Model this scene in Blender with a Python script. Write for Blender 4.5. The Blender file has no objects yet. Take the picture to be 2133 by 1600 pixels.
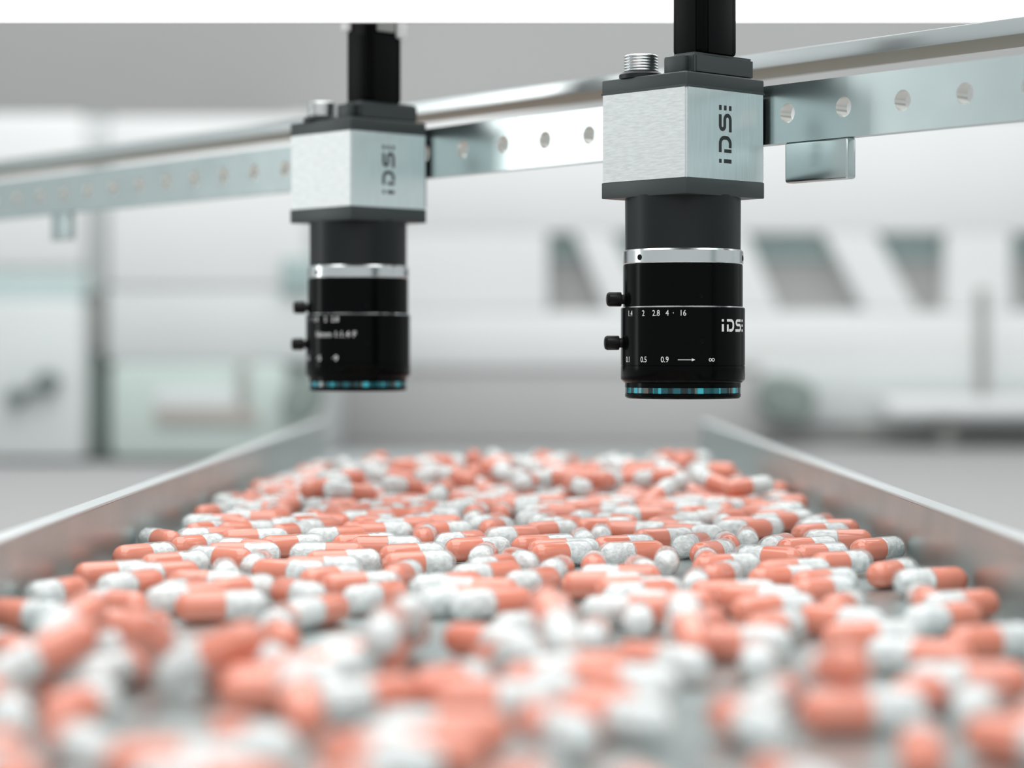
import bpy, bmesh, math, random
import numpy as np
from mathutils import Vector, Matrix

# ------------------------------------------------------------------ camera, world, lights, exposure
S = 0.001            # everything below is measured in millimetres
H0 = 1.06            # the photographer's lens is 1.06 m above the room floor
F = 4700.0           # focal length in pixels of the 2133-wide frame
CXP, HOR = 1066.5, 732.0

def W(x, y, z):
    return Vector((x * S, y * S, z * S + H0))

scene = bpy.context.scene
C = scene.collection
cam_d = bpy.data.cameras.new('camera')
cam = bpy.data.objects.new('camera', cam_d)
C.objects.link(cam)
cam.location = W(0, 0, 0)
cam.rotation_euler = (math.radians(90), 0, 0)
cam_d.sensor_width = 36.0
cam_d.lens = F / 2133.0 * 36.0
cam_d.shift_y = -(800.0 - HOR) / 2133.0
cam_d.clip_start = 0.01
cam_d.clip_end = 50
cam_d.dof.use_dof = True
cam_d.dof.focus_distance = 0.566
cam_d.dof.aperture_fstop = 9.3
scene.camera = cam

world = bpy.data.worlds.new('world')
scene.world = world
world.use_nodes = True
bg = world.node_tree.nodes['Background']
bg.inputs[0].default_value = (0.93, 0.985, 1.0, 1)
bg.inputs[1].default_value = 0.61

def area(name, loc, rot, sx, sy, power, col=(1, 1, 1)):
    l = bpy.data.lights.new(name, 'AREA')
    l.shape = 'RECTANGLE'; l.size = sx; l.size_y = sy; l.energy = power; l.color = col
    o = bpy.data.objects.new(name, l)
    o.location = loc; o.rotation_euler = rot
    C.objects.link(o)
    return o

area('ceiling_light', W(0, 600, 1100), (0, 0, 0), 1.2, 1.8, 21.0, (1, 0.985, 0.97))
area('hall_light', W(0, 1900, 1300), (math.radians(35), 0, 0), 3.0, 0.8, 18.0, (1, 1, 1))
area('front_fill_light', W(0, -700, 750), (math.radians(58), 0, 0), 1.6, 0.7, 4.0, (1, 1, 1))  # added soft fill from behind the viewpoint, brightens the capsules; no window there
area('rail_reflection_light', W(-1300, 815, 130), (0, math.radians(-90), 0), 0.9, 0.20, 2.4, (1, 1, 1))  # unseen lamp added at the left to lay a bright reflection on the rail

vs = scene.view_settings
vs.view_transform = 'Standard'
vs.look = 'None'
vs.exposure = 0.0
vs.gamma = 1.0
vs.use_curve_mapping = False

# ------------------------------------------------------------------ materials
def mat(name, col, rough=0.5, metal=0.0, spec=0.5, coat=0.0, coat_r=0.1):
    m = bpy.data.materials.new(name); m.use_nodes = True
    b = m.node_tree.nodes['Principled BSDF']
    b.inputs['Base Color'].default_value = (*col, 1)
    b.inputs['Roughness'].default_value = rough
    b.inputs['Metallic'].default_value = metal
    b.inputs['Specular IOR Level'].default_value = spec
    b.inputs['Coat Weight'].default_value = coat
    b.inputs['Coat Roughness'].default_value = coat_r
    return m

def lin(r, g, b):
    f = lambda c: ((c / 255) / 12.92) if c / 255 <= 0.04045 else (((c / 255) + 0.055) / 1.055) ** 2.4
    return (f(r), f(g), f(b))

def add_grain(m, scale=(1, 1, 1), nscale=400, strength=0.2, dist=0.0002, colvar=0.0, rvar=0.0, detail=4):
    nt = m.node_tree; b = nt.nodes['Principled BSDF']
    tc = nt.nodes.new('ShaderNodeTexCoord'); mp = nt.nodes.new('ShaderNodeMapping')
    mp.inputs['Scale'].default_value = scale
    n = nt.nodes.new('ShaderNodeTexNoise'); n.inputs['Scale'].default_value = nscale
    n.inputs['Detail'].default_value = detail
    nt.links.new(tc.outputs['Object'], mp.inputs[0]); nt.links.new(mp.outputs[0], n.inputs['Vector'])
    if strength > 0:
        bp = nt.nodes.new('ShaderNodeBump'); bp.inputs['Strength'].default_value = strength
        bp.inputs['Distance'].default_value = dist
        nt.links.new(n.outputs['Fac'], bp.inputs['Height']); nt.links.new(bp.outputs[0], b.inputs['Normal'])
    if colvar > 0:
        base = b.inputs['Base Color'].default_value[:]
        cr = nt.nodes.new('ShaderNodeMapRange')
        cr.inputs['From Min'].default_value = 0.3; cr.inputs['From Max'].default_value = 0.7
        cr.inputs['To Min'].default_value = 1 - colvar; cr.inputs['To Max'].default_value = 1 + colvar
        nt.links.new(n.outputs['Fac'], cr.inputs['Value'])
        mx = nt.nodes.new('ShaderNodeVectorMath'); mx.operation = 'SCALE'
        mx.inputs[0].default_value = base[:3]
        nt.links.new(cr.outputs[0], mx.inputs['Scale']); nt.links.new(mx.outputs[0], b.inputs['Base Color'])
    if rvar > 0:
        r0 = b.inputs['Roughness'].default_value
        rr = nt.nodes.new('ShaderNodeMapRange')
        rr.inputs['From Min'].default_value = 0.3; rr.inputs['From Max'].default_value = 0.7
        rr.inputs['To Min'].default_value = max(0.02, r0 - rvar); rr.inputs['To Max'].default_value = r0 + rvar
        nt.links.new(n.outputs['Fac'], rr.inputs['Value']); nt.links.new(rr.outputs[0], b.inputs['Roughness'])
    return m

M = {}
M['wall'] = add_grain(mat('painted_wall', (0.36, 0.365, 0.36), 0.8), nscale=6, strength=0, colvar=0.015)
M['shade_lift_panel'] = add_grain(mat('shade_lifted_grey', (0.45, 0.455, 0.45), 0.7), nscale=6, strength=0, colvar=0.015)  # wall grey made lighter to offset the shade under the enclosure
M['bench'] = add_grain(mat('grey_bench', (0.35, 0.35, 0.35), 0.7), nscale=12, strength=0, colvar=0.015)
M['floor'] = add_grain(mat('hall_floor', (0.4, 0.4, 0.4), 0.7), nscale=3, strength=0, colvar=0.05)
M['mwhite'] = add_grain(mat('machine_white', (0.745, 0.76, 0.757), 0.5), nscale=4, strength=0, colvar=0.03)
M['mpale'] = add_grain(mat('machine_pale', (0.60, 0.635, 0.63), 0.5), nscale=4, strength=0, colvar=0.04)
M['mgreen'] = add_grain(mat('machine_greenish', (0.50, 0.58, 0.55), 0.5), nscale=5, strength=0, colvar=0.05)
M['mteal'] = add_grain(mat('machine_teal', (0.53, 0.64, 0.63), 0.5), nscale=5, strength=0, colvar=0.05)
M['mdark'] = add_grain(mat('machine_dark', (0.14, 0.17, 0.165), 0.55), nscale=8, strength=0, colvar=0.1)
M['mmid'] = add_grain(mat('machine_mid', (0.34, 0.345, 0.33), 0.55), nscale=8, strength=0, colvar=0.08)
M['mbrown'] = add_grain(mat('machine_brown', (0.40, 0.37, 0.34), 0.55), nscale=8, strength=0, colvar=0.08)
M['pane'] = add_grain(mat('tinted_pane', (0.33, 0.43, 0.42), 0.25), nscale=5, strength=0, colvar=0.1)
M['steel'] = add_grain(mat('rail_steel', (0.565, 0.645, 0.64), 0.24, 1.0), scale=(1, 1, 1), nscale=60, strength=0, rvar=0.02)
M['bar'] = add_grain(mat('bar_steel', (0.68, 0.72, 0.72), 0.3, 1.0), nscale=60, strength=0, rvar=0.02)
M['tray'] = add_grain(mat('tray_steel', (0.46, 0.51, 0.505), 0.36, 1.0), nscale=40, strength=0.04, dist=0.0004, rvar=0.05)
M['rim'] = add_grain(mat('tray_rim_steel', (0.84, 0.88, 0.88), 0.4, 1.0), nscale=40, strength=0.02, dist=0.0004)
M['anod'] = add_grain(mat('grey_anodised', (0.046, 0.056, 0.057), 0.42, 0.35), nscale=2500, strength=0.08, dist=0.00005, rvar=0.03)
M['anod_dark'] = add_grain(mat('dark_anodised', (0.0125, 0.0155, 0.016), 0.38, 0.3, 0.35), nscale=2500, strength=0.05, dist=0.00005)
M['black'] = mat('gloss_black', (0.0016, 0.0022, 0.0022), 0.16, 0.0, 0.07)
M['plug'] = mat('plug_black', (0.0015, 0.0015, 0.0016), 0.33, 0.0, 0.06)
M['pluggrey'] = mat('plug_charcoal', (0.0035, 0.0038, 0.004), 0.45, 0.0, 0.08)
M['cable'] = mat('cable_rubber', (0.006, 0.006, 0.006), 0.5, 0.0, 0.4)
M['clip'] = mat('clip_clear_white', (0.85, 0.86, 0.86), 0.3)
M['chrome'] = add_grain(mat('turned_steel', (0.70, 0.73, 0.735), 0.20, 1.0), scale=(1, 1, 30), nscale=300, strength=0.05, dist=0.00005)
M['ink'] = mat('white_print', (0.80, 0.80, 0.80), 0.5)
M['inkdark'] = mat('dark_print', (0.012, 0.016, 0.016), 0.5)
M['hole'] = mat('screw_black', (0.001, 0.001, 0.001), 0.4, 0, 0.1)
# brushed sleeve: wavy horizontal grain on one pair of faces, upright grain on the other
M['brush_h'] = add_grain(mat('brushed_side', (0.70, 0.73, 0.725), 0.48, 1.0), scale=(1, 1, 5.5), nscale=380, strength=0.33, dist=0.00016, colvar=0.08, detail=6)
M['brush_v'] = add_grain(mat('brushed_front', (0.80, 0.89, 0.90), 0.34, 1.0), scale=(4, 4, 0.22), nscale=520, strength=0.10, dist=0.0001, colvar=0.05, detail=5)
M['edge'] = mat('sleeve_edge', (0.80, 0.82, 0.82), 0.25, 1.0)
# orange gelatine
M['orange'] = add_grain(mat('orange_gelatine', (0.75, 0.255, 0.172), 0.12, 0.0, 0.55, 0.4, 0.06), nscale=250, strength=0.10, dist=0.0004, colvar=0.05)
M['orange'].node_tree.nodes['Principled BSDF'].inputs['Subsurface Weight'].default_value = 0.0
M['powder'] = add_grain(mat('white_powder', (0.84, 0.865, 0.86), 0.9), nscale=620, strength=1.0, dist=0.0010, colvar=0.26)

def clear_shell():
    m = bpy.data.materials.new('clear_gelatine'); m.use_nodes = True
    nt = m.node_tree; nt.nodes.clear()
    out = nt.nodes.new('ShaderNodeOutputMaterial')
    tr = nt.nodes.new('ShaderNodeBsdfTransparent'); tr.inputs[0].default_value = (0.97, 0.98, 0.98, 1)
    df = nt.nodes.new('ShaderNodeBsdfDiffuse'); df.inputs[0].default_value = (0.84, 0.875, 0.87, 1)
    gl = nt.nodes.new('ShaderNodeBsdfGlossy'); gl.inputs['Roughness'].default_value = 0.1
    m1 = nt.nodes.new('ShaderNodeMixShader'); m1.inputs[0].default_value = 0.24
    m2 = nt.nodes.new('ShaderNodeMixShader')
    fr = nt.nodes.new('ShaderNodeFresnel'); fr.inputs[0].default_value = 1.5
    tc = nt.nodes.new('ShaderNodeTexCoord'); n = nt.nodes.new('ShaderNodeTexNoise'); n.inputs['Scale'].default_value = 330
    bp = nt.nodes.new('ShaderNodeBump'); bp.inputs['Strength'].default_value = 0.15; bp.inputs['Distance'].default_value = 0.0004
    nt.links.new(tc.outputs['Object'], n.inputs['Vector']); nt.links.new(n.outputs['Fac'], bp.inputs['Height'])
    nt.links.new(bp.outputs[0], gl.inputs['Normal']); nt.links.new(bp.outputs[0], fr.inputs['Normal'])
    nt.links.new(tr.outputs[0], m1.inputs[1]); nt.links.new(df.outputs[0], m1.inputs[2])
    geo = nt.nodes.new('ShaderNodeNewGeometry'); inv = nt.nodes.new('ShaderNodeMath'); inv.operation = 'SUBTRACT'; inv.inputs[0].default_value = 1.0
    mu = nt.nodes.new('ShaderNodeMath'); mu.operation = 'MULTIPLY'; mu.use_clamp = True
    nt.links.new(geo.outputs['Backfacing'], inv.inputs[1]); nt.links.new(inv.outputs[0], mu.inputs[0]); nt.links.new(fr.outputs[0], mu.inputs[1])
    nt.links.new(mu.outputs[0], m2.inputs[0]); nt.links.new(m1.outputs[0], m2.inputs[1]); nt.links.new(gl.outputs[0], m2.inputs[2])
    nt.links.new(m2.outputs[0], out.inputs[0])
    return m
M['clear'] = clear_shell()

def lamp_mat():
    m = bpy.data.materials.new('lamp_diffuser'); m.use_nodes = True
    b = m.node_tree.nodes['Principled BSDF']
    b.inputs['Base Color'].default_value = (0.9, 0.9, 0.9, 1)
    b.inputs['Emission Color'].default_value = (1, 1, 1, 1)
    b.inputs['Emission Strength'].default_value = 1.15
    return m
M['lamp'] = lamp_mat()

def coated_glass_reflections():
    m = mat('coated_glass_reflections', (0.02, 0.2, 0.22), 0.15, 0.3, 0.8)
    nt = m.node_tree; b = nt.nodes['Principled BSDF']
    tc = nt.nodes.new('ShaderNodeTexCoord')
    mp = nt.nodes.new('ShaderNodeMapping'); mp.inputs['Scale'].default_value = (1, 1, 0.0)
    v = nt.nodes.new('ShaderNodeTexVoronoi'); v.inputs['Scale'].default_value = 900
    nt.links.new(tc.outputs['Object'], mp.inputs[0]); nt.links.new(mp.outputs[0], v.inputs['Vector'])
    cr = nt.nodes.new('ShaderNodeValToRGB'); cr.color_ramp.interpolation = 'CONSTANT'  # stepped teal and grey tones paint in the reflections of the coating
    e = cr.color_ramp.elements
    e[0].position = 0.0; e[0].color = (*lin(14, 40, 44), 1)
    e[1].position = 0.30; e[1].color = (*lin(14, 84, 92), 1)
    for p, c in ((0.5, (30, 150, 162)), (0.62, (105, 105, 100)), (0.74, (20, 100, 110)), (0.88, (60, 190, 205))):
        q = e.new(p); q.color = (*lin(*c), 1)
    sp = nt.nodes.new('ShaderNodeSeparateColor')
    nt.links.new(v.outputs['Color'], sp.inputs[0]); nt.links.new(sp.outputs[0], cr.inputs[0])
    nt.links.new(cr.outputs[0], b.inputs['Base Color'])
    return m
M['coat'] = coated_glass_reflections()

# ------------------------------------------------------------------ builders
def obj(name, bm, material, parent=None, smooth=True, ang=35):
    """links a bmesh (built in millimetres) as one mesh object"""
    me = bpy.data.meshes.new(name)
    bmesh.ops.scale(bm, vec=(S, S, S), verts=bm.verts)
    bmesh.ops.recalc_face_normals(bm, faces=bm.faces)
    if smooth:
        for f in bm.faces: f.smooth = True
        for e in bm.edges:
            if len(e.link_faces) == 2 and e.calc_face_angle(0) > math.radians(ang): e.smooth = False
    bm.to_mesh(me); bm.free()
    mats = material if isinstance(material, (list, tuple)) else [material]
    for m in mats: me.materials.append(m)
    o = bpy.data.objects.new(name, me)
    C.objects.link(o)
    if parent: o.parent = parent
    return o

def thing(name, label, cat, loc, rotz=0, group=None):
    o = bpy.data.objects.new(name, None); C.objects.link(o)
    o.empty_display_size = 0.01
    o.location = loc; o.rotation_euler = (0, 0, rotz)
    o['label'] = label; o['category'] = cat
    if group: o['group'] = group
    return o

def box(bm, x0, x1, y0, y1, z0, z1, bev=0.0, seg=2, mi=0):
    r = bmesh.ops.create_cube(bm, size=1)
    vsx = r['verts']
    for v in vsx:
        v.co = Vector((x0 + (v.co.x + .5) * (x1 - x0), y0 + (v.co.y + .5) * (y1 - y0), z0 + (v.co.z + .5) * (z1 - z0)))
    fs = set(f for v in vsx for f in v.link_faces)
    for f in fs: f.material_index = mi
    if bev > 0:
        es = list(set(e for v in vsx for e in v.link_edges))
        bmesh.ops.bevel(bm, geom=es, offset=bev, segments=seg, profile=0.5, affect='EDGES')

def prism(bm, pts, y0, y1):
    """pts: outline in x,z ; extruded along y"""
    a = [bm.verts.new((x, y0, z)) for x, z in pts]
    b = [bm.verts.new((x, y1, z)) for x, z in pts]
    bm.faces.new(a); bm.faces.new(b[::-1])
    n = len(pts)
    for i in range(n):
        j = (i + 1) % n
        bm.faces.new((a[i], b[i], b[j], a[j]))

def lathe(bm, prof, seg=96, cx=0, cy=0, closed=False):
    rings = []
    for r, z in prof:
        if r < 1e-6:
            rings.append([bm.verts.new((cx, cy, z))])
        else:
            rings.append([bm.verts.new((cx + r * math.cos(2 * math.pi * k / seg), cy + r * math.sin(2 * math.pi * k / seg), z)) for k in range(seg)])
    prs = list(zip(rings[:-1], rings[1:]))
    if closed: prs.append((rings[-1], rings[0]))
    for a, b in prs:
        for k in range(seg):
            l = (k + 1) % seg
            if len(a) == 1 and len(b) == 1: continue
            if len(a) == 1: bm.faces.new((a[0], b[k], b[l]))
            elif len(b) == 1: bm.faces.new((a[k], a[l], b[0]))
            else: bm.faces.new((a[k], a[l], b[l], b[k]))

def cyl_dir(bm, p, d, prof, seg=20):
    """a small turned piece along direction d from p ; prof = (radius, distance)"""
    d = Vector(d).normalized()
    q = d.to_track_quat('Z', 'Y')
    t = bmesh.new(); lathe(t, prof, seg)
    for v in t.verts: v.co = q @ v.co + Vector(p)
    me = bpy.data.meshes.new('tmp'); t.to_mesh(me); t.free(); bm.from_mesh(me); bpy.data.meshes.remove(me)

# ------------------------------------------------------------------ large structure
def struct(o):
    o['kind'] = 'structure'; return o

bm = bmesh.new(); box(bm, -2400, 2400, 2900, 3000, -1060, 1300)
o = struct(obj('wall_back', bm, M['wall'])); o.location = (0, 0, H0)
bm = bmesh.new(); box(bm, -2400, 2400, -900, 3000, -1100, -1060)
o = struct(obj('floor', bm, M['floor'])); o.location = (0, 0, H0)

WT = -110.0     # top of the long bench
t = thing('bench', 'long plain grey bench top carrying the tray and the white machines behind', 'bench', W(0, 1450, -1060))
bm = bmesh.new(); box(bm, -1700, 1700, -1390, 1448, 920, 1060 + WT, 3)
obj('bench_top', bm, M['bench'], t)
for sx in (-1, 1):
    for sy in (-1, 1):
        bm = bmesh.new(); box(bm, sx * 1600 - 30, sx * 1600 + 30, sy * 1320 - 30, sy * 1320 + 30, 0, 920, 2)
        obj('leg', bm, M['mmid'], t)

# ------------------------------------------------------------------ feeding tray
TF, TW, TR = -53.0, 100.0, -37.0        # tray floor height, half width, rim height
T0, T1 = 90.0, 1205.0
t = thing('feed_tray', 'long shallow steel tray with straight low sides holding the capsules', 'tray', W(0, 0, WT))
dz = -WT
bm = bmesh.new(); box(bm, -TW, TW, T0, T1, TF - 2.5 + dz, TF + dz)
obj('tray_floor', bm, M['tray'], t)
for sx in (-1, 1):
    x0, x1 = sorted((sx * TW, sx * (TW + 4.6)))
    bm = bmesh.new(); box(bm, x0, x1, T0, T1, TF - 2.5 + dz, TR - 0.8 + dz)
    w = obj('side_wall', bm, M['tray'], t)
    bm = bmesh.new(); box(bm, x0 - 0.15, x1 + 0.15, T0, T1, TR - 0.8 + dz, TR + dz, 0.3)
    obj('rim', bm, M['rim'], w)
for yy in (300, 700, 1100):
    bm = bmesh.new(); box(bm, -85, 85, yy - 20, yy + 20, 0, TF - 2.5 + dz, 2)
    obj('support_block', bm, M['mdark'], t)

# ------------------------------------------------------------------ white machines out of focus in the background
def px(x, Y): return (x - CXP) / F * Y
def pz(y, Y): return (HOR - y) / F * Y

def bgpart(name, x0, x1, y0, y1, Y, dep, m, parent, loc, bev=4):
    bm = bmesh.new()
    box(bm, px(x0, Y) - loc[0], px(x1, Y) - loc[0], Y - loc[1], Y + dep - loc[1], pz(y1, Y) - loc[2], pz(y0, Y) - loc[2], bev)
    return obj(name, bm, m, parent)

# right: long white enclosure with slanted window openings
Y = 2650.0
loc = (px(1600, Y), Y, WT)
t = thing('white_enclosure', 'long white machine enclosure with a row of slanted windows behind the right camera', 'machine', W(*loc))
bgpart('top_panel', 600, 2500, 240, 486, Y, 240, M['mwhite'], t, loc)
bgpart('bottom_panel', 600, 2500, 648, 768, Y, 240, M['mwhite'], t, loc)
def quad(name, pts, y0, y1, m):
    bm = bmesh.new(); prism(bm, [(px(x, Y) - loc[0], pz(y, Y) - loc[2]) for x, y in pts], y0, y1)
    bmesh.ops.bevel(bm, geom=list(bm.edges), offset=2, segments=1, affect='EDGES')
    return obj(name, bm, m, t)
TY, BY = 486, 648
wins = [((1142, 1197), (1142, 1264)), ((1277, 1432), (1350, 1512)), ((1556, 1716), (1624, 1804)), ((1824, 1970), (1912, 1970)), ((2108, 2240), (2108, 2300))]
edges = [(600, 600)]
for (a, b), (c, d) in wins: edges += [(a, c), (b, d)]
edges.append((2500, 2500))
for i in range(0, len(edges), 2):
    (a, c), (b, d) = edges[i], edges[i + 1]
    quad('strut', [(a, TY), (b, TY), (d, BY), (c, BY)], 0, 200, M['mwhite'])
for (a, b), (c, d) in wins:
    f = 0.33
    quad('window_pane', [(a, TY), (b, TY), (b + (d - b) * f, TY + (BY - TY) * f), (a + (c - a) * f, TY + (BY - TY) * f)], 30, 44, M['pane'])
    quad('window_pane', [(a + (c - a) * f, TY + (BY - TY) * f), (b + (d - b) * f, TY + (BY - TY) * f), (d, BY), (c, BY)], 34, 48, M['wall'])
bgpart('skirt', 1585, 2500, 766, 885, Y - 8, 30, M['mpale'], t, loc)
bgpart('shade_lift_panel', 600, 2500, 766, HOR - WT / (Y + 6) * F - 1.0, Y + 6, 200, M['shade_lift_panel'], t, loc)  # added panel closing the dark cavity, its grey lifted against the shade
bgpart('shelf_shadow_strip', 1760, 2500, 884, 918, Y - 2, 20, M['mmid'], t, loc)  # grey strip painted in for the shadow below the shelf slab
# the little shelf, post and roller on it
Y2 = 2530.0
loc2 = (px(2000, Y2), Y2 + 60, WT)
t2 = thing('side_shelf', 'pale greenish shelf with a thin upright post at the right edge', 'shelf', W(*loc2))
bgpart('shelf_board', 1850, 2500, 830, 868, Y2, 90, M['mwhite'], t2, loc2, 5)
bgpart('post', 2040, 2062, 600, 830, Y2 + 20, 25, M['mmid'], t2, loc2, 3)
bgpart('shelf_foot', 1960, 1990, 868, HOR - WT / (Y2 + 30) * F - 0.5, Y2 + 30, 40, M['mmid'], t2, loc2, 3)
bgpart('shelf_foot', 2400, 2430, 868, HOR - WT / (Y2 + 30) * F - 0.5, Y2 + 30, 40, M['mmid'], t2, loc2, 3)

def roller(x0, x1, y0, y1, Yr, label, rot=0.0):
    cxm, czm = px((x0 + x1) / 2, Yr), pz((y0 + y1) / 2, Yr)
    rx, rz = (px(x1, Yr) - px(x0, Yr)) / 2, (pz(y0, Yr) - pz(y1, Yr)) / 2
    tt = thing('duct_port', label, 'port', W(cxm, Yr + 60, czm - rz))
    bm = bmesh.new()
    n = 40
    for (k0, k1, s0, s1) in ((0, 1, 1, 1), ):
        lathe(bm, [(0, 0), (0.86, 0), (0.97, 4), (1.0, 14), (1.0, 60), (0, 60)], n)
    for v in bm.verts:
        x, y_, z = v.co
        # superellipse cross-section
        r = math.hypot(x, y_)
        a = math.atan2(y_, x)
        q = (abs(math.cos(a)) ** 2.8 + abs(math.sin(a)) ** 2.8) ** (-1 / 2.8)
        X, Z_ = r * q * math.cos(a) * rx, r * q * math.sin(a) * rz
        c, s_ = math.cos(rot), math.sin(rot)
        v.co = Vector((X * c - Z_ * s_, z - 60, X * s_ + Z_ * c + rz))
    obj('housing', bm, M['mdarkg'], tt)
    bm = bmesh.new(); lathe(bm, [(0, -2), (0.62, -2), (0.7, 0.5), (0, 0.6)], n)
    for v in bm.verts: v.co = Vector((v.co.x * rx, v.co.z - 61, v.co.y * rz + rz))
    obj('cover', bm, M['mdarkg'], tt)
M['mdarkg'] = add_grain(mat('machine_greygreen', (0.20, 0.245, 0.225), 0.6), nscale=8, strength=0, colvar=0.12)
roller(1586, 1702, 784, 878, 2580, 'dark grey-green rounded port low on the white enclosure, right of the lens', -0.25)

# left: two tall white cabinets
Y = 2215.0
loc = (px(10, Y), Y + 150, WT)
YB = HOR - (WT + 3) / Y * F      # image row where they meet the bench
t = thing('white_cabinet', 'tall white machine cabinet with dark knobs at the far left edge', 'cabinet', W(*loc), group='white cabinets behind the tray')
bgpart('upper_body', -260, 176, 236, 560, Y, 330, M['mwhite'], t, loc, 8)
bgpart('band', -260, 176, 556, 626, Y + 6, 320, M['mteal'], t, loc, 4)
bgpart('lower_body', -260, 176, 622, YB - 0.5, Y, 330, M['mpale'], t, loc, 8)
for (kx, ky, kr) in ((38, 828, 19), (104, 797, 24)):
    bm = bmesh.new(); R = kr / F * Y
    cyl_dir(bm, (px(kx, Y) - loc[0], Y - loc[1], pz(ky, Y) - loc[2]), (0, -1, 0), [(R * .6, -1), (R * .6, 6), (R, 6), (R, 20), (R * .85, 24), (0, 24)], 28)
    obj('knob', bm, M['mdark'], t)
bm = bmesh.new()
cyl_dir(bm, (px(45, Y) - loc[0], Y - 12 - loc[1], pz(826, Y) - loc[2]), (px(98, Y) - px(45, Y), 0, pz(800, Y) - pz(826, Y)), [(0, 0), (4, 0), (4, 26), (0, 26)], 12)
obj('handle', bm, M['mdark'], t)

loc = (px(440, Y), Y + 150, WT)
t = thing('white_cabinet', 'wide white machine cabinet with low slot and small dark window', 'cabinet', W(*loc), group='white cabinets behind the tray')
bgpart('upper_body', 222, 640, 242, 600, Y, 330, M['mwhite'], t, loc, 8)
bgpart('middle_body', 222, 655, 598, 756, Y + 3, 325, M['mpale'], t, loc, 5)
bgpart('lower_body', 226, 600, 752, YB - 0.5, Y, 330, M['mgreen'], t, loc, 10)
bgpart('side_body', 598, 672, 752, YB - 0.5, Y + 60, 270, M['mpale'], t, loc, 10)
bgpart('slot_cover', 322, 500, 812, 852, Y - 4, 10, M['mpale'], t, loc, 2)
bgpart('slot', 322, 535, 852, 884, Y - 6, 10, M['mbrown'], t, loc, 2)
bgpart('window', 586, 652, 538, 612, Y - 5, 16, M['pane'], t, loc, 2)
bgpart('hinge_post', 494, 516, 752, 850, Y - 6, 12, M['mmid'], t, loc, 2)
roller(586, 664, 782, 884, Y - 62, 'dark grey-green rounded port at the foot of the wide white cabinet', -0.35)
loc = (px(199, Y), Y + 250, WT)
t = thing('gap_shade_panel', 'narrow panel imitating the shading of the gap between the two white cabinets', 'filler', W(*loc))
bgpart('upper_gap_shade', 177, 221, 244, 610, Y + 30, 90, M['mpale'], t, loc, 2)  # this and the next two panels stand in for the gap's shading
bgpart('middle_gap_shade', 177, 221, 606, 735, Y + 34, 90, M['mmid'], t, loc, 2)
bgpart('lower_gap_shade', 178, 220, 731, HOR - WT / (Y + 40) * F - 0.5, Y + 40, 90, M['mdarkg'], t, loc, 2)

# ------------------------------------------------------------------ perforated rail, flat bar and posts
NX, NY = 0.770, 0.638
UX, UY = 0.638, -0.770
RP = 417.0
def rail_pt(u, d, z):       # u along the rail, d = distance of the plane, z height
    return (NX * d + UX * u, NY * d + UY * u, z)
ANG = math.atan2(UY, UX)     # local x = along the rail, local y = away from the camera

t = thing('perforated_rail', 'shiny steel rail with a row of round holes carrying both cameras', 'rail', W(*rail_pt(-590, RP, 52.7)), ANG)
bm = bmesh.new()
P_, R_, n = 18.85, 2.52, 32
hz, zt = 7.45, 14.9
for k in range(-28, 7):
    uc = -394.3 + P_ * k + 590
    rings = {}
    for yy in (0.0, 4.0):
        inner, outer = [], []
        for i in range(n):
            a = 2 * math.pi * i / n + math.pi / 4
            ca, sa = math.cos(a), math.sin(a)
            inner.append(bm.verts.new((uc + R_ * ca, yy, hz + R_ * sa)))
            # walk the rectangle: 8 points per side
            side, fr = divmod(i, n // 4); fr /= (n // 4)
            cs = [(1, 1), (-1, 1), (-1, -1), (1, -1)]
            (ax, az), (bx_, bz) = cs[side], cs[(side + 1) % 4]
            ox, oz = ax + (bx_ - ax) * fr, az + (bz - az) * fr
            outer.append(bm.verts.new((uc + ox * P_ / 2, yy, hz + oz * hz)))
        rings[yy] = (inner, outer)
        for i in range(n):
            j = (i + 1) % n
            bm.faces.new((inner[i], outer[i], outer[j], inner[j]))
    for i in range(n):
        j = (i + 1) % n
        a, b = rings[0.0][0], rings[4.0][0]
        bm.faces.new((a[i], b[i], b[j], a[j])).material_index = 1
        side = i // (n // 4)
        if side in (0, 2):
            a, b = rings[0.0][1], rings[4.0][1]
            bm.faces.new((a[i], b[i], b[j], a[j]))
bmesh.ops.remove_doubles(bm, verts=bm.verts, dist=0.01)
M['bore'] = mat('bored_steel', (0.78, 0.78, 0.74), 0.28, 0.85)
obj('rail_plate', bm, [M['steel'], M['bore']], t)
for uc, hw in ((-385.0 + 590, 10.6), (-775.0 + 590, 7.0)):
    bm = bmesh.new(); box(bm, uc - hw, uc + hw, 0.2, 3.6, -10.2, 0.1, 0.7, 3)
    obj('lower_tab', bm, M['steel'], t)

t = thing('flat_bar', 'flat steel bar running parallel above and behind the perforated rail', 'bar', W(*rail_pt(-590, RP + 30, 77.5)), ANG)
bm = bmesh.new(); box(bm, -335, 315, 0, 19.5, 0, 4.2, 0.35)
bm.normal_update()
for f in bm.faces:
    if f.normal.z < -0.9: f.material_index = 1
M['bar_under'] = mat('bar_underside_dull', (0.33, 0.325, 0.27), 0.6, 0.3)  # darker khaki on the underside stands in for its dull reflection
obj('bar_strip', bm, [M['bar'], M['bar_under']], t)
for uc, nm in ((-918.0, 'far'), (-268.0, 'near')):
    p = rail_pt(uc, RP + 12, WT)
    t = thing('support_post', 'square aluminium post holding the %s end of the rail and bar' % nm, 'post', W(*p), ANG, group='posts of the rail')
    bm = bmesh.new(); box(bm, -9, 9, -12, 40, 0, 6, 1)
    obj('foot_plate', bm, M['steel'], t)
    bm = bmesh.new(); box(bm, -7, 7, -7.5, 17.5, 6, 80 - WT, 1)
    obj('upright', bm, M['steel'], t)

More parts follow.
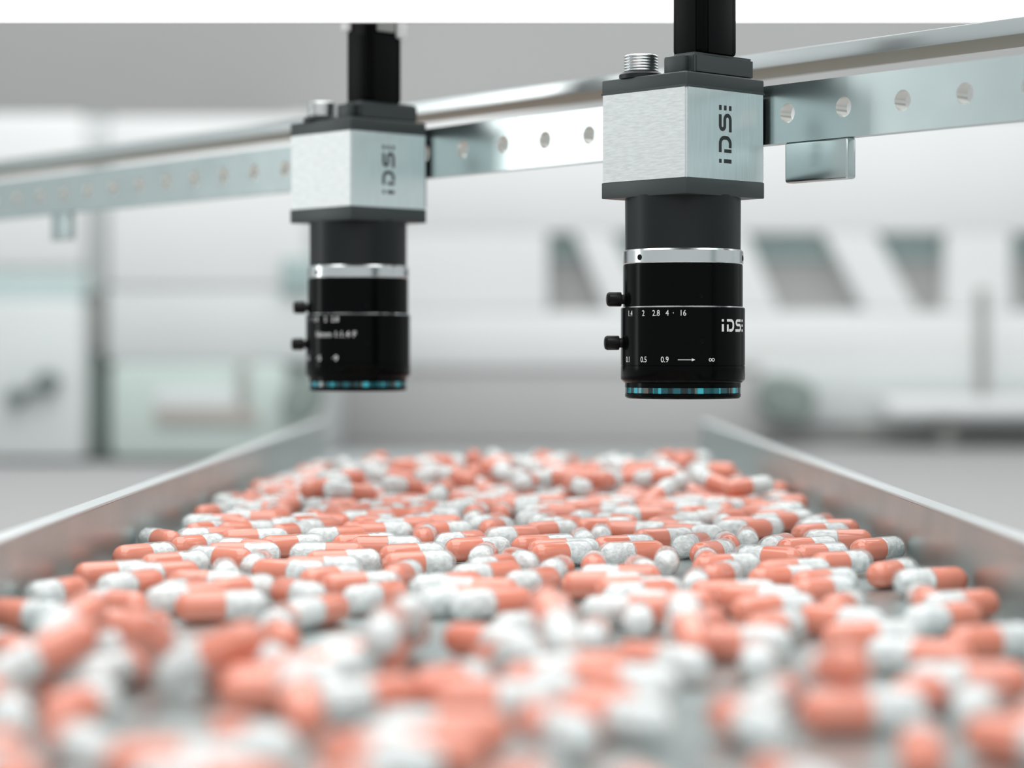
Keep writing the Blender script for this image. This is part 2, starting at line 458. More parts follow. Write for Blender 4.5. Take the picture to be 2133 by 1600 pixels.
# ------------------------------------------------------------------ bright bar lamp across the top
LY = 642.0
t = thing('lamp_panel', 'bright white lamp panel spanning the top, between the two cameras', 'lamp', W(0, LY + 10, WT))
bm = bmesh.new(); box(bm, -420, 420, -10, -4, pz(40, LY) - WT, 128 - WT, 0.3)
obj('diffuser', bm, M['lamp'], t)
bm = bmesh.new(); box(bm, -421, 421, -4.1, 5, pz(40, LY) - WT + 1, 129 - WT, 0.6)
obj('back_housing', bm, M['mwhite'], t)
for sx in (-1, 1):
    bm = bmesh.new(); box(bm, sx * 415 - 8, sx * 415 + 8, 5, 21, 0, 127 - WT, 1)
    obj('stand_leg', bm, M['steel'], t)

# ------------------------------------------------------------------ the two industrial cameras
LOGO_H = 146.0
def arc(cx, cy, r, a0, a1, n):
    return [(cx + r * math.cos(math.radians(a0 + (a1 - a0) * i / n)), cy + r * math.sin(math.radians(a0 + (a1 - a0) * i / n))) for i in range(n + 1)]
def strip(cl, w):
    """band of width w along a centre line, as quads"""
    out = []
    n = len(cl)
    L, R = [], []
    for i, p in enumerate(cl):
        a = cl[max(0, i - 1)]; b = cl[min(n - 1, i + 1)]
        dx, dy = b[0] - a[0], b[1] - a[1]; l = math.hypot(dx, dy)
        nx, ny = -dy / l * w / 2, dx / l * w / 2
        L.append((p[0] + nx, p[1] + ny)); R.append((p[0] - nx, p[1] - ny))
    for i in range(n - 1): out.append([L[i], L[i + 1], R[i + 1], R[i]])
    return out
def sq(x0, x1, y0, y1, nx=1):
    return [[(x0 + (x1 - x0) * i / nx, y0), (x0 + (x1 - x0) * (i + 1) / nx, y0), (x0 + (x1 - x0) * (i + 1) / nx, y1), (x0 + (x1 - x0) * i / nx, y1)] for i in range(nx)]
def logo_quads():
    q = []
    q += sq(0, 31, 0, 88) + sq(0, 31, 118, 146)
    q += sq(82, 109, 0, 84)                                   # short stem of the D
    q += strip([(82, 133), (150, 133)] + arc(150, 85, 48, 90, 0, 8) + [(198, 61)] + arc(150, 61, 48, 0, -90, 8) + [(120, 15)], 30)
    s = [(377, 133), (290, 133)] + arc(290, 106, 27, 90, 270, 8)[1:] + [(340, 79)] + arc(340, 46, 33, 90, -90, 8)[1:] + [(244, 13)]
    q += strip(s, 30)
    for a, b in ((0, 28), (59, 87), (118, 146)): q += sq(411, 449, a, b)
    return q

def flat_mesh(quads, fn, thick_fn=None):
    bm = bmesh.new()
    for q in quads:
        f0 = [bm.verts.new(fn(x, y, 1)) for x, y in q]
        f1 = [bm.verts.new(fn(x, y, 0)) for x, y in q]
        bm.faces.new(f0); bm.faces.new(f1[::-1])
        for i in range(4):
            j = (i + 1) % 4
            bm.faces.new((f0[i], f0[j], f1[j], f1[i]))
    return bm

def text_bm(body, size, fn, sx=1.0, off=(0, 0)):
    cu = bpy.data.curves.new('txt', 'FONT'); cu.body = body; cu.size = size
    cu.align_x = 'CENTER'; cu.align_y = 'CENTER'; cu.extrude = 0.02; cu.resolution_u = 3
    o_ = bpy.data.objects.new('txt', cu); C.objects.link(o_)
    dg = bpy.context.evaluated_depsgraph_get()
    me = bpy.data.meshes.new_from_object(o_.evaluated_get(dg))
    bm = bmesh.new(); bm.from_mesh(me)
    bpy.data.meshes.remove(me); bpy.data.objects.remove(o_); bpy.data.curves.remove(cu)
    for v in bm.verts: v.co = fn(v.co.x * sx + off[0], v.co.y + off[1], v.co.z)
    return bm

HS = 14.65           # half side of the housing
HA = math.atan2(0.684, 0.729)    # heading of the face pair: local x = along the right-hand face, going away

def make_camera(label, cx, cy, kind):
    base_z = -13.0
    root = thing('industrial_camera', label, 'camera', W(cx, cy, base_z), 0, 'industrial cameras on the rail')
    dz = -base_z
    rot = Matrix.Rotation(HA, 4, 'Z')
    def place(bm):
        bmesh.ops.transform(bm, matrix=rot, verts=bm.verts); return bm
    # local frame before rotation: x = along a (right-deep), y = along b (left-deep); centre at 0
    # sleeve
    bm = bmesh.new(); box(bm, -HS, HS, -HS, HS, 42.9 + dz, 65.1 + dz)
    bmesh.ops.bevel(bm, geom=[e for e in bm.edges if abs(e.verts[0].co.z - e.verts[1].co.z) > 1], offset=0.55, segments=3, affect='EDGES')
    for f in bm.faces:
        nn = f.normal
        f.material_index = 0 if abs(nn.x) > 0.95 else (1 if abs(nn.y) > 0.95 else 2)
    place(bm); obj('housing_sleeve', bm, [M['brush_h'], M['brush_v'], M['edge']], root)
    # printed emblem on the right-hand face (local y = -HS)
    k = 14.4 / 449.0
    ca, z0 = -14.65 + 14.3, 47.0
    bm = flat_mesh(logo_quads(), lambda x, y, s: (ca + (73 - y) * k * 0.98 , -HS - (0.06 if s else -0.05), z0 + x * k + dz))
    place(bm); obj('emblem', bm, M['inkdark'], root, smooth=False)
    # front plate (below) and rear plate (above)
    bm = bmesh.new(); box(bm, -HS, HS, -HS, HS, 38.8 + dz, 42.9 + dz, 0.25); place(bm)
    obj('front_plate', bm, M['anod'], root)
    bm = bmesh.new(); box(bm, -HS, HS, -HS, HS, 65.1 + dz, 69.0 + dz, 0.5, 3)
    box(bm, -HS - 0.06, HS + 0.06, -HS - 0.06, HS + 0.06, 65.1 + dz, 65.7 + dz, 0.05, 1); place(bm)
    rear = obj('rear_plate', bm, M['anod'], root)
    # raised connector block on the rear plate
    bm = bmesh.new()
    pts = [(-9.3, -12.6), (13.2, -12.6), (13.2, -1.6), (-6.2, -1.6), (-9.3, -4.6)]
    outl = pts
    a_ = [bm.verts.new((x, y, 68.9 + dz)) for x, y in outl]; b_ = [bm.verts.new((x, y, 74.4 + dz)) for x, y in outl]
    bm.faces.new(a_); bm.faces.new(b_[::-1])
    for i in range(len(outl)):
        j = (i + 1) % len(outl); bm.faces.new((a_[i], b_[i], b_[j], a_[j]))
    bmesh.ops.bevel(bm, geom=list(bm.edges), offset=0.7, segments=3, affect='EDGES')
    box(bm, -11.6, -9.0, -10.4, -4.0, 68.9 + dz, 73.6 + dz, 0.6)
    place(bm); obj('connector_block', bm, M['anod'], root)
    # threaded round connector
    bx_, by_ = -9.5, 5.6
    bm = bmesh.new(); lathe(bm, [(0, 68.9 + dz), (5.6, 68.9 + dz), (5.6, 70.0 + dz), (4.9, 70.6 + dz), (0, 70.6 + dz)], 40, bx_, by_)
    place(bm); col = obj('round_connector', bm, M['anod_dark'], root)
    prof = [(0, 70.6 + dz), (4.05, 70.6 + dz)]
    z = 70.7
    while z < 75.0:
        prof += [(4.05, z + dz), (4.4, z + 0.18 + dz), (4.4, z + 0.42 + dz), (4.05, z + 0.6 + dz)]
        z += 0.72
    prof += [(4.0, z + dz), (3.4, z + 0.1 + dz), (3.3, z - 2 + dz), (0, z - 2 + dz)]
    bm = bmesh.new(); lathe(bm, prof, 48, bx_, by_); place(bm); obj('thread', bm, M['chrome'], col, ang=80)
    # plug and cable
    pc = Vector((0.3, -7.2))
    bm = bmesh.new()
    box(bm, pc.x - 6.8, pc.x + 6.8, pc.y - 5.1, pc.y + 5.1, 74.3 + dz, 100 + dz, 1.2, 3)
    place(bm); plug = obj('cable_plug', bm, M['plug'], root)
    bm = bmesh.new(); box(bm, pc.x - 4.4, pc.x + 4.4, pc.y - 5.4, pc.y - 5.0, 74.6 + dz, 94.5 + dz, 0.2)
    place(bm); obj('grip_face', bm, M['pluggrey'], plug)
    bm = bmesh.new(); box(bm, pc.x - 7.1, pc.x - 6.7, pc.y - 3.2, pc.y + 3.2, 74.6 + dz, 94.5 + dz, 0.2)
    place(bm); obj('grip_face', bm, M['pluggrey'], plug)
    for sgn in (-1, 1):
        bm = bmesh.new()
        cxk, cyk = pc.x + sgn * 6.1, pc.y - sgn * 4.5
        box(bm, cxk - 1.9, cxk + 1.9, cyk - 1.9, cyk + 1.9, (95.8 if sgn < 0 else 94.0) + dz, 104 + dz, 0.8, 3)
        place(bm); obj('clip', bm, M['clip'], plug)
    bm = bmesh.new(); box(bm, pc.x - 3.4, pc.x + 3.4, pc.y - 5.9, pc.y - 5.0, 95.5 + dz, 103 + dz, 0.4)
    place(bm); obj('latch', bm, M['latch'], plug)
    bm = bmesh.new()
    top = [(0, 99.5 + dz), (3.6, 99.5 + dz), (3.3, 108 + dz), (2.6, 112 + dz), (2.6, 330 + dz), (0, 330 + dz)]
    lathe(bm, top, 24, pc.x, pc.y); place(bm); obj('cable', bm, M['cable'], plug)
    # mount towards the rail, its dark tone also standing in for the gap's shadow
    bm = bmesh.new(); box(bm, HS - 0.02, HS + 1.1, -13.4, 13.0, 43.5 + dz, 64.5 + dz, 0.1, 1)
    place(bm); obj('mounting_plate', bm, M['anod_dark'], root)

    # lens, below the housing (axis = object axis, no rotation needed)
    bm = bmesh.new()
    lathe(bm, [(0, 39.2 + dz), (14.72, 39.2 + dz), (14.66, 25.4 + dz), (14.3, 24.9 + dz), (0, 24.9 + dz)], 120)
    obj('lens_tube', bm, M['anod_dark'], root)
    bm = bmesh.new()
    lathe(bm, [(14.4, 25.6 + dz), (14.9, 25.7 + dz), (15.35, 25.25 + dz), (15.35, 22.25 + dz), (15.1, 22.0 + dz), (14.4, 22.0 + dz)], 120, closed=True)
    ring = obj('lock_ring', bm, M['chrome'], root)
    for a in (-49, 76, -160):
        bm = bmesh.new(); s_, c_ = math.sin(math.radians(a)), math.cos(math.radians(a))
        cyl_dir(bm, (s_ * 15.1, -c_ * 15.1, 23.55 + dz), (s_, -c_, 0), [(0, 0), (0.74, 0), (0.74, 0.33), (0.5, 0.34), (0.45, 0.28), (0, 0.28)], 20)
        obj('set_screw', bm, M['hole'], ring)
    R1, R2 = 15.22, 15.78
    bm = bmesh.new()
    lathe(bm, [(0, 22.0 + dz), (15.0, 22.0 + dz), (R1, 21.8 + dz), (R1, 11.45 + dz), (15.0, 11.25 + dz), (0, 11.25 + dz)], 120)
    upper = obj('upper_barrel', bm, M['black'], root)
    bm = bmesh.new()
    lathe(bm, [(14.9, 11.3 + dz), (R1 + 0.05, 11.3 + dz), (R1 + 0.22, 11.15 + dz), (R2 - 0.12, 11.0 + dz), (14.9, 11.0 + dz)], 120, closed=True)
    obj('bright_line', bm, M['chrome'], upper)
    bm = bmesh.new()
    lathe(bm, [(0, 11.05 + dz), (R2 - 0.2, 11.05 + dz), (R2, 10.85 + dz), (R2, -3.45 + dz), (R2 - 0.12, -3.52 + dz), (R2 - 0.12, -3.62 + dz), (R2, -3.7 + dz),
               (R2, -7.0 + dz), (R2 - 0.15, -7.3 + dz), (14.95, -7.95 + dz), (14.75, -8.0 + dz), (14.75, -9.1 + dz), (14.3, -9.15 + dz), (0, -9.15 + dz)], 120)
    lower = obj('lower_barrel', bm, M['black'], root)
    bm = bmesh.new()
    lathe(bm, [(0, -9.15 + dz), (14.7, -9.15 + dz), (14.72, -9.3 + dz), (14.72, -10.5 + dz), (14.6, -10.6 + dz), (0, -10.6 + dz)], 160)
    obj('filter_ring', bm, M['coat'], root)
    bm = bmesh.new()
    lathe(bm, [(0, -10.6 + dz), (14.6, -10.6 + dz), (14.74, -10.75 + dz), (14.7, -11.5 + dz), (14.3, -11.9 + dz), (13.2, -11.95 + dz), (12.6, -10.9 + dz), (0, -10.7 + dz)], 120)
    obj('front_ring', bm, M['black'], root)
    # locking knobs, to the left
    for zc, rr, par in ((13.2, R1, upper), (2.15, R2, lower)):
        bm = bmesh.new()
        d = Vector((-1, -0.10, 0)).normalized()
        cyl_dir(bm, (d.x * (rr - 0.3), d.y * (rr - 0.3), zc + dz), d,
                [(0, 0), (1.25, 0), (1.25, 0.9), (1.8, 1.0), (1.86, 1.25), (1.86, 4.0), (1.5, 4.55), (1.0, 4.7), (0, 4.7)], 18)
        obj('locking_knob', bm, M['hole'] if False else M['knob'], par, ang=20)
    for zc, rr, par in ((13.8, R1, upper), (2.45, R2, lower)):
        bm = bmesh.new(); s_, c_ = math.sin(math.radians(13)), math.cos(math.radians(13))
        cyl_dir(bm, (s_ * (rr - .3), -c_ * (rr - .3), zc + dz), (s_, -c_, 0), [(0, 0), (0.62, 0), (0.62, 0.34), (0.45, 0.35), (0.4, 0.31), (0, 0.31)], 18)
        obj('set_screw', bm, M['hole'], par)
    # engraved scales
    def wrap(phi, zc, rr):
        def fn(x, y, z):
            a = math.radians(phi) + x / rr
            r = rr + 0.03 + z
            return Vector((math.sin(a) * r, -math.cos(a) * r, zc + y + dz))
        return fn
    def mark(body, phi, zc, size=1.95, sx=0.9):
        b_ = text_bm(body, size, wrap(phi, zc, R2), sx)
        obj('marking', b_, M['ink'], lower, smooth=False)
    z1, z2 = 9.45, -2.1
    if kind == 'near':
        for s_, ph in (('1.4', -61), ('2', -42.8), ('2.8', -29.2), ('4', -18.5), ('\u00b7', -12.9), ('16', -4.3)): mark(s_, ph, z1, 2.05, 0.86)
        for s_, ph in (('0.1', -65), ('0.5', -42.5), ('0.9', -20.8)): mark(s_, ph, z2, 2.05, 0.84)
        # arrow
        fn = wrap(-1.0, z2, R2)
        qs = sq(-2.15, 1.5, -0.07, 0.07, 6)
        bm = flat_mesh(qs, lambda x, y, s: fn(x, y, 0.02 if s else -0.06))
        h = [fn(1.3, 0.36, 0.02), fn(2.15, 0, 0.02), fn(1.3, -0.36, 0.02)]
        bm.faces.new([bm.verts.new(p) for p in h])
        obj('marking', bm, M['ink'], lower, smooth=False)
        # infinity sign as two small loops
        fn2 = wrap(22.6, z2, R2)
        bm = flat_mesh(strip(arc(-0.40, 0, 0.34, 0, 360, 14), 0.17) + strip(arc(0.40, 0, 0.34, 180, 540, 14), 0.17), lambda x, y, s: fn2(x, y, 0.02 if s else -0.06))
        obj('marking', bm, M['ink'], lower, smooth=False)
        k2 = 3.05 / 146.0
        fn3 = wrap(33.4, 6.45 - 1.5, R2)
        bm = flat_mesh(logo_quads(), lambda x, y, s: fn3(x * k2 * 1.0, y * k2, 0.02 if s else -0.06))
        obj('emblem', bm, M['ink'], lower, smooth=False)
    else:
        for s_, ph in (('/', -64), ('1.4', -50), ('2', -34), ('2.8', -22)): mark(s_, ph, z1, 2.1, 1.0)
        mark('16mm 1:1.4 F', -24, 5.0, 2.5, 1.05)
        for s_, ph in (('0.1', -68), ('\u00b75', -44), ('\u00b79', -22)): mark(s_, ph, z2, 2.4, 1.2)
    return root

M['latch'] = mat('latch_grey', (0.35, 0.36, 0.35), 0.3)
M['knob'] = mat('knob_black', (0.002, 0.002, 0.002), 0.3, 0.0, 0.2)
make_camera('sharp dark-grey and silver camera hanging nearest, with printed aperture and focus scales', 43.5, 574.5, 'near')
make_camera('blurred dark-grey and silver camera hanging farther left on the rail', -46.6, 683.5, 'far')

# ------------------------------------------------------------------ capsules
CL, CR, BR = 18.8, 3.14, 3.04       # length, radius of the clear half, radius of the orange half
RC = CR
def shell_bm(kind, seg=20):
    bm = bmesh.new()
    if kind == 'body':   # orange: -L/2 .. 0.4
        prof = [(BR * math.sin(math.radians(a)), -CL / 2 + BR - BR * math.cos(math.radians(a))) for a in (0, 18, 36, 54, 72, 90)]
        prof[0] = (0, -CL / 2)
        prof += [(BR * 1.0, -1.0), (BR, 0.36), (BR * 0.8, 0.42), (0, 0.42)]
    else:
        prof = [(BR + 0.02, 0.22), (CR, 0.3), (CR, 1.0), (CR, CL / 2 - CR)]
        prof += [(CR * math.cos(math.radians(a)), CL / 2 - CR + CR * math.sin(math.radians(a))) for a in (18, 36, 54, 72)]
        prof.append((0, CL / 2))
    lathe(bm, prof, seg)
    bmesh.ops.rotate(bm, verts=bm.verts, cent=(0, 0, 0), matrix=Matrix.Rotation(math.radians(90), 3, 'Y'))
    return bm
def powder_bm(seed, fill):
    rnd = random.Random(seed)
    bm = bmesh.new()
    rr = CR - 0.22
    x0, x1 = 0.45, CL / 2 - 0.45 - (1 - fill) * 5.0
    prof = [(0, x0), (rr, x0 + 0.01)]
    nst = 7
    for i in range(1, nst): prof.append((rr, x0 + (x1 - rr * .8 - x0) * i / (nst - 1)))
    prof += [(rr * math.cos(math.radians(a)), x1 - rr * .8 + rr * .8 * math.sin(math.radians(a))) for a in (25, 50, 72)]
    prof.append((0, x1))
    lathe(bm, prof, 14)
    for v in bm.verts:
        if math.hypot(v.co.x, v.co.y) > 0.1:
            k = 1 - 0.17 * rnd.random() ** 1.5
            v.co.x *= k; v.co.y *= k
            v.co.z += rnd.uniform(-.25, .25) if v.co.z > x0 + .2 else 0
        if fill < 0.9:      # settles to the lower side
            v.co.x = v.co.x if v.co.x > -0.4 + fill else v.co.x
    bmesh.ops.rotate(bm, verts=bm.verts, cent=(0, 0, 0), matrix=Matrix.Rotation(math.radians(90), 3, 'Y'))
    return bm

def mesh_of(name, bm, m, smooth_ang=40):
    o_ = obj(name, bm, m, None, True, smooth_ang)
    me = o_.data; bpy.data.objects.remove(o_); return me
ME_body = mesh_of('body', shell_bm('body'), M['orange'])
ME_cap = mesh_of('cap', shell_bm('cap'), M['clear'])
ME_pow = [mesh_of('powder', powder_bm(i, f), M['powder'], 70) for i, f in enumerate((1.0, 1.0, 0.95, 0.9, 0.8, 1.0))]

TOPZ = TF + 2 * RC
rnd = random.Random(11)
# x of the orange end, x of the clear end, image row of the upper outline, +1 orange end nearer / -1 clear end nearer
CAPS = [
(386,279,1101,1),(240,365,1131,1),(295,433,1149,1),(157,315,1168,1),(335,208,1189,-1),(170,54,1204,-1),(318,160,1226,1),(-40,150,1248,-1),
(350,262,1275,-1),(365,560,1230,1),(425,328,1203,-1),(92,-60,1316,1),
(505,445,1026,-1),(505,552,1018,1),(407,478,1049,1),(512,378,1070,-1),(388,473,1085,1),(460,601,1100,1),(357,468,1113,1),(424,587,1129,1),
(666,556,1075,-1),(563,650,1088,1),(541,680,1113,1),(766,634,1096,-1),(692,831,1110,1),(762,601,1129,-1),(636,794,1144,1),(584,757,1158,1),
(560,512,1149,-1),(432,508,1164,-1),(436,575,1199,1),(555,690,1206,-1),(668,840,1190,1),(625,760,1178,1),(850,712,1213,-1),
(522,600,998,1),(650,575,985,-1),(797,748,980,1),(735,665,990,-1),(625,524,1036,-1),(720,640,1042,1),(686,620,1058,1),(828,700,1062,-1),
(711,842,1083,1),(815,715,1022,-1),(720,800,1046,1),
(965,828,1072,-1),(860,989,1086,1),(870,901,1094,1),(1014,903,1106,-1),(929,1070,1118,1),(1126,1006,1095,-1),(995,1073,1078,1),(1060,1200,1113,1),
(1090,1207,1084,1),(1102,1240,1128,1),(790,935,1131,1),(797,950,1147,1),(1040,975,1132,-1),(1080,965,1156,-1),(1090,939,1171,-1),(1040,1125,1143,-1),
(1200,1117,1160,-1),(1170,1046,1183,-1),(795,880,1170,1),(1010,850,1192,-1),(1010,963,1062,-1),(1160,1072,1060,-1),(1030,1058,1048,1),
(1262,1238,1092,-1),(1195,1326,1077,1),(1314,1450,1099,1),(1230,1369,1114,1),(1389,1243,1127,-1),(1487,1393,1110,-1),(1431,1540,1125,1),
(1438,1590,1153,1),(1405,1370,1141,-1),(1196,1236,1101,-1),(1212,1262,1149,1),(1300,1372,1160,-1),(1380,1200,1175,-1),(1237,1425,1200,1),
(1500,1425,1182,-1),(1440,1547,1172,1),(1613,1484,1081,-1),(1585,1527,1099,-1),(1667,1572,1113,-1),(1370,1463,1063,-1),(1483,1540,1045,1),
(1540,1481,1018,1),(1390,1266,1052,-1),(1340,1440,1074,1),(1264,1180,1060,-1),(1298,1288,990,1),
(1644,1775,1089,1),(1820,1668,1102,-1),(1773,1902,1119,1),(1640,1775,1131,1),(1680,1826,1147,1),(1563,1700,1061,1),(1747,1665,1071,-1),
(1668,1553,1003,-1),(1688,1560,1030,-1),(1570,1735,1163,1),(1640,1795,1184,1),(1796,1925,1165,1),(2022,1853,1182,-1),(1890,1960,1218,1),
(2090,1911,1229,-1),(1695,1815,1232,1),(1640,1790,1200,1),(1433,1625,1207,1),(1540,1690,1272,1),(1707,1925,1292,1),(1960,2170,1300,1),
(1830,1700,1375,-1),(1600,1552,1335,-1),(1835,2030,1400,1),(1183,1400,1415,1),(1370,1290,1255,-1),(1190,1130,1238,-1),(1280,1185,1290,-1),
(1113,935,1225,-1),(1180,1020,1270,-1),(830,1010,1385,1),(1070,1250,1470,-1),(412,600,1345,1),(790,880,1272,1),(850,650,1318,-1),(600,560,1265,-1),
(637,520,1285,1),(900,680,1405,-1),(725,590,1240,-1),(100,240,1425,1),(330,180,1352,-1),(-60,90,1440,-1),(60,265,1500,-1),(120,-80,1565,1),
(1850,1990,1510,1),(1280,1480,1340,-1),(1400,1250,1600,1),(420,640,1500,-1),(640,820,1590,1),(1560,1760,1590,-1),(2120,1960,1420,-1),(1480,1640,1460,-1),
]

def seg_dist(p1, q1, p2, q2):
    d1, d2, r = q1 - p1, q2 - p2, p1 - p2
    a, e, f = d1.dot(d1), d2.dot(d2), d2.dot(r)
    c = d1.dot(r); b = d1.dot(d2); den = a * e - b * b
    s = min(1, max(0, (b * f - c * e) / den)) if den > 1e-9 else 0.0
    t_ = (b * s + f) / e
    if t_ < 0: t_ = 0; s = min(1, max(0, -c / a))
    elif t_ > 1: t_ = 1; s = min(1, max(0, (b - c) / a))
    A_, B_ = p1 + d1 * s, p2 + d2 * t_
    return (A_ - B_).length, A_, B_

HL = CL / 2 - RC
class Cap:
    def __init__(s, x, y, z, yaw, pitch=0.0, listed=False, layer=0):
        s.x, s.y, s.z, s.yaw, s.pitch, s.listed, s.layer = x, y, z, yaw, pitch, listed, layer
    def axis(s):
        return Vector((math.cos(s.yaw) * math.cos(s.pitch), math.sin(s.yaw) * math.cos(s.pitch), math.sin(s.pitch)))
    def ends(s):
        a = s.axis() * HL; c = Vector((s.x, s.y, s.z)); return c - a, c + a     # orange end, clear end

caps = []
for xo, xw, yt, sg in CAPS:
    D = -TOPZ * F / (yt - HOR)
    wpx = abs(xw - xo)
    cosv = (wpx - 2 * RC * F / D) / ((CL - 2 * RC) * F / D)
    cosv = min(0.995, max(0.05, cosv))
    ph = math.acos(cosv)
    sx = 1 if xw > xo else -1
    ux, uy = sx * cosv, sg * math.sin(ph)       # direction orange -> clear ; +1: orange nearer => clear farther
    caps.append(Cap((0.5 * (xo + xw) - CXP) / F * D, D, TF + RC, math.atan2(uy, ux), 0, True))

def relax(cs, it, iso=0.25):
    n_ = len(cs)
    for _ in range(it):
        moved = 0
        E = [c.ends() for c in cs]
        for i in range(n_):
            for j in range(i + 1, n_):
                a, b = cs[i], cs[j]
                if abs(a.y - b.y) > CL or abs(a.x - b.x) > CL: continue
                d, A_, B_ = seg_dist(E[i][0], E[i][1], E[j][0], E[j][1])
                if d < 2 * RC + 0.02:
                    v = A_ - B_
                    if d < 1e-4: v = Vector((0, 1 if a.y >= b.y else -1, 0))
                    v.normalize()
                    w = Vector((v.x * iso, v.y if abs(v.y) > 0.15 else (0.5 if a.y >= b.y else -0.5), 0)); w.normalize()
                    amt = (2 * RC + 0.05 - d) * 0.55
                    a.x += w.x * amt; a.y += w.y * amt; b.x -= w.x * amt; b.y -= w.y * amt
                    E[i] = a.ends(); E[j] = b.ends(); moved += 1
        for c in cs:
            lim = TW - RC - 0.2 - abs(math.cos(c.yaw)) * HL
            c.x = max(-lim, min(lim, c.x))
        if moved == 0: break
    return moved
left = relax(caps, 90)
left = relax(caps, 60, 1.0)

# fill: loose capsules between and behind the listed ones
def try_add(x, y, yaw):
    c = Cap(x, y, TF + RC, yaw)
    p, q = c.ends()
    if max(abs(p.x), abs(q.x)) > TW - RC - 0.6: return False
    for o_ in caps:
        if abs(o_.y - y) > CL or abs(o_.x - x) > CL: continue
        d, _, _ = seg_dist(p, q, *o_.ends())
        if d < 2 * RC + 0.1: return False
    caps.append(c); return True
def visible_x(D, m=12): return min(TW, 1085 / F * D + m)
zones = [(236, 420, 40, 500), (620, 700, 60, 600), (690, 960, 330, 9000), (430, 620, 45, 500)]
for y0, y1, want, tries in zones:
    got = 0
    for _ in range(tries):
        if got >= want: break
        D = rnd.uniform(y0, y1); vx = visible_x(D)
        x = rnd.uniform(-vx, vx)
        # the heap narrows a little at its far end and along the sides
        side = 94 - (6 if D < 700 else 6 + (D - 700) * 0.035)
        if abs(x) > side: continue
        if try_add(x, D, rnd.uniform(0, 2 * math.pi) if rnd.random() < 0.4 else rnd.choice((0, math.pi)) + rnd.uniform(-0.7, 0.7)): got += 1

# second layer: capsules resting across the ones below
def rest(x, y, yaw):
    ux, uy = math.cos(yaw), math.sin(yaw)
    con = []
    for t_ in np.linspace(-HL, HL, 7):
        zz = TF + RC
        px_, py_ = x + ux * t_, y + uy * t_
        for o_ in caps:
            if abs(o_.y - py_) > CL or abs(o_.x - px_) > CL: continue
            p, q = o_.ends(); d_ = q - p
            k = ((px_ - p.x) * d_.x + (py_ - p.y) * d_.y) / max(1e-6, d_.x ** 2 + d_.y ** 2)
            k = min(1, max(0, k)); c_ = p + d_ * k
            h = math.hypot(px_ - c_.x, py_ - c_.y)
            if h < 2 * RC: zz = max(zz, c_.z + math.sqrt(4.04 * RC * RC - h * h))
        con.append((t_, zz))
    best = None
    for b in np.linspace(-0.42, 0.42, 29):
        a = max(zz - b * t_ for t_, zz in con)
        if best is None or a < best[0] - 1e-4: best = (a, b)
    return best
n2 = 0
for _ in range(900):
    if n2 >= 62: break
    r_ = rnd.random()
    D = rnd.uniform(300, 400) if r_ < 0.18 else rnd.uniform(720, 940)
    vx = min(TW - 22, visible_x(D, 0)); x = rnd.uniform(-vx, vx); yaw = rnd.uniform(0, 2 * math.pi)
    a, b = rest(x, D, yaw)
    if a - (TF + RC) < 0.4 or a - (TF + RC) > 6.4: continue
    caps.append(Cap(x, D, a, yaw, math.atan(b), False, 1)); n2 += 1

# choose the 300 that show largest; the rest become one loose heap
def shows(c):
    s_ = (c.x / c.y) * F + CXP
    half = CL / 2 / c.y * F
    yv = HOR - c.z / c.y * F
    inside = -half < s_ < 2133 + half and yv < 1600 + 0.9 * half
    return (1 if inside else 0, 1.0 / c.y)
vis = [c for c in caps if shows(c)[0]]
vis.sort(key=lambda c: (not (c.listed and c.y > 300), c.y))
chosen = vis[:300]
rest_c = vis[300:]
print('capsules', len(caps), 'visible', len(vis), 'left overlaps', left, 'second layer', n2)

def cap_matrix(c, roll):
    return Matrix.Translation(W(c.x, c.y, c.z + 0.08)) @ Matrix.Rotation(c.yaw, 4, 'Z') @ Matrix.Rotation(-c.pitch, 4, 'Y') @ Matrix.Rotation(roll, 4, 'X')

def describe(c):
    ax = c.axis()
    if abs(ax.x) > 0.55: o_ = 'orange end left' if ax.x > 0 else 'orange end right'
    elif ax.y > 0: o_ = 'orange end towards the viewer'
    else: o_ = 'clear end towards the viewer'
    if c.y < 330: z_ = 'blurred front edge'
    elif c.y < 420: z_ = 'blurred foreground'
    elif c.y < 500: z_ = 'slightly soft front'
    elif c.y < 560: z_ = 'sharp front row'
    elif c.y < 620: z_ = 'sharp middle band'
    elif c.y < 700: z_ = 'soft band behind'
    else: z_ = 'blurred far rows'
    u = ((c.x / c.y) * F + CXP) / 2133
    s_ = 'left third' if u < 1 / 3 else ('middle third' if u < 2 / 3 else 'right third')
    return o_, z_, s_
groups = {}
for c in chosen: groups.setdefault(describe(c), []).append(c)
ORD = ['leftmost', 'second', 'third', 'fourth', 'fifth', 'sixth', 'seventh', 'eighth', 'ninth', 'tenth', '11th', '12th', '13th', '14th', '15th', '16th', '17th', '18th', '19th', '20th', '21st', '22nd', '23rd', '24th', '25th']
lab = {}
for k, cs in groups.items():
    cs.sort(key=lambda c: c.x / c.y)
    for i, c in enumerate(cs):
        o_, z_, s_ = k
        nth = '' if len(cs) == 1 else (', leftmost' if i == 0 else ', %s from left' % (ORD[i] if i < len(ORD) else '%dth' % (i + 1)))
        lab[id(c)] = 'capsule, %s, %s, %s%s' % (o_, z_, s_, nth)
        if len(cs) == 1: lab[id(c)] = 'lone ' + lab[id(c)]

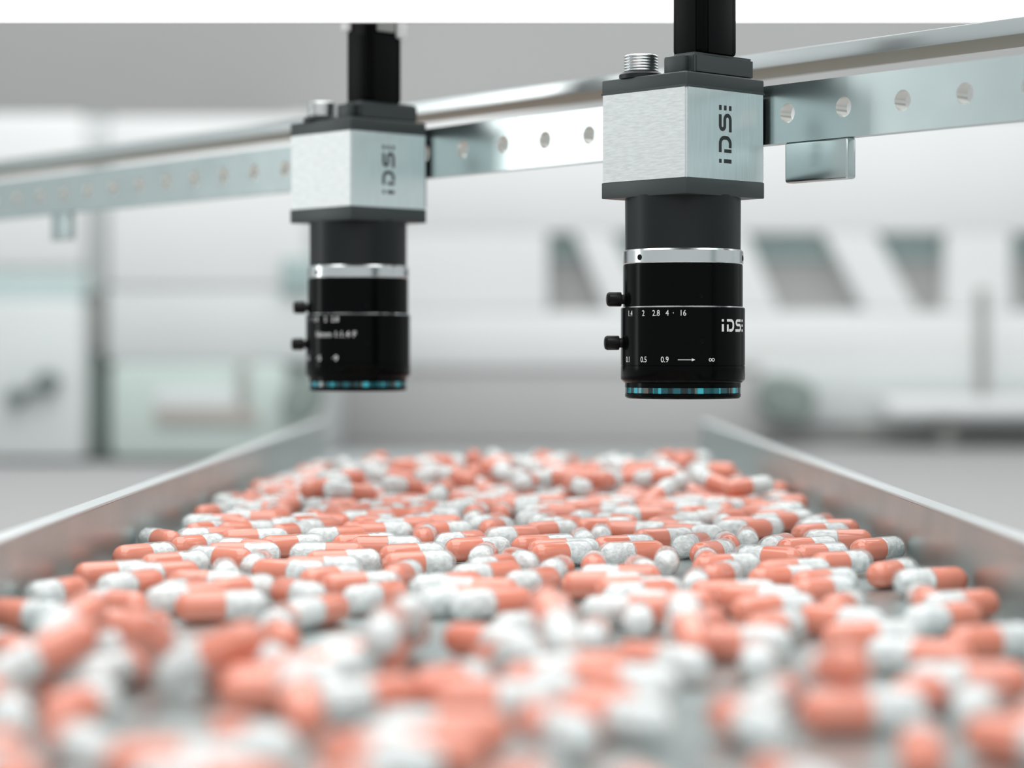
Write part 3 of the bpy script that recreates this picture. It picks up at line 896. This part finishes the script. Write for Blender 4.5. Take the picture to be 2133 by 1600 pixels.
proto = bpy.data.objects.new('capsule', None); C.objects.link(proto); proto.empty_display_size = 0.005
proto['category'] = 'capsule'; proto['group'] = 'orange and clear capsules in the tray'
pb = bpy.data.objects.new('orange_body', ME_body); pc_ = bpy.data.objects.new('clear_cap', ME_cap); pp = bpy.data.objects.new('powder_fill', ME_pow[0])
for q in (pb, pc_, pp): C.objects.link(q); q.parent = proto
pp.parent = pc_
def offset_base(c):    # the Empty sits at the centre of the capsule; parts share its frame
    return cap_matrix(c, rnd.uniform(0, 2 * math.pi))
for i, c in enumerate(chosen):
    if i == 0: r, parts = proto, (pb, pc_, pp)
    else:
        r = proto.copy(); C.objects.link(r)
        b1 = pb.copy(); C.objects.link(b1); b1.parent = r
        c1 = pc_.copy(); C.objects.link(c1); c1.parent = r
        d1 = pp.copy(); C.objects.link(d1); d1.parent = c1
        parts = (b1, c1, d1)
    parts[2].data = ME_pow[(i * 7 + 3) % len(ME_pow)]
    r.matrix_world = offset_base(c)
    r['label'] = lab[id(c)]

# the remaining far capsules as one heap object
if rest_c:
    vsum, fsum, ms = [], [], []
    base = 0
    srcs = []
    for me, mi in ((ME_body, 0), (ME_cap, 1), (ME_pow[0], 2), (ME_pow[3], 2)):
        co = np.zeros(len(me.vertices) * 3); me.vertices.foreach_get('co', co)
        srcs.append((co.reshape(-1, 3), [list(p.vertices) for p in me.polygons], mi))
    for i, c in enumerate(rest_c):
        mt = np.array(cap_matrix(c, rnd.uniform(0, 6.28)))
        for k in (0, 1, 2 + i % 2):
            co, fc, mi = srcs[k]
            vsum.append(co @ mt[:3, :3].T + mt[:3, 3])
            fsum += [[q + base for q in f] for f in fc]; ms += [mi] * len(fc)
            base += len(co)
    me = bpy.data.meshes.new('capsule_heap')
    me.from_pydata(np.concatenate(vsum).tolist(), [], fsum)
    for m_ in (M['orange'], M['clear'], M['powder']): me.materials.append(m_)
    me.polygons.foreach_set('material_index', ms)
    me.polygons.foreach_set('use_smooth', [True] * len(fsum))
    me.update()
    o = bpy.data.objects.new('capsule_heap', me); C.objects.link(o)
    o['label'] = 'blurred heap of orange and white capsules at the far end of the tray'
    o['category'] = 'capsules'; o['kind'] = 'stuff'
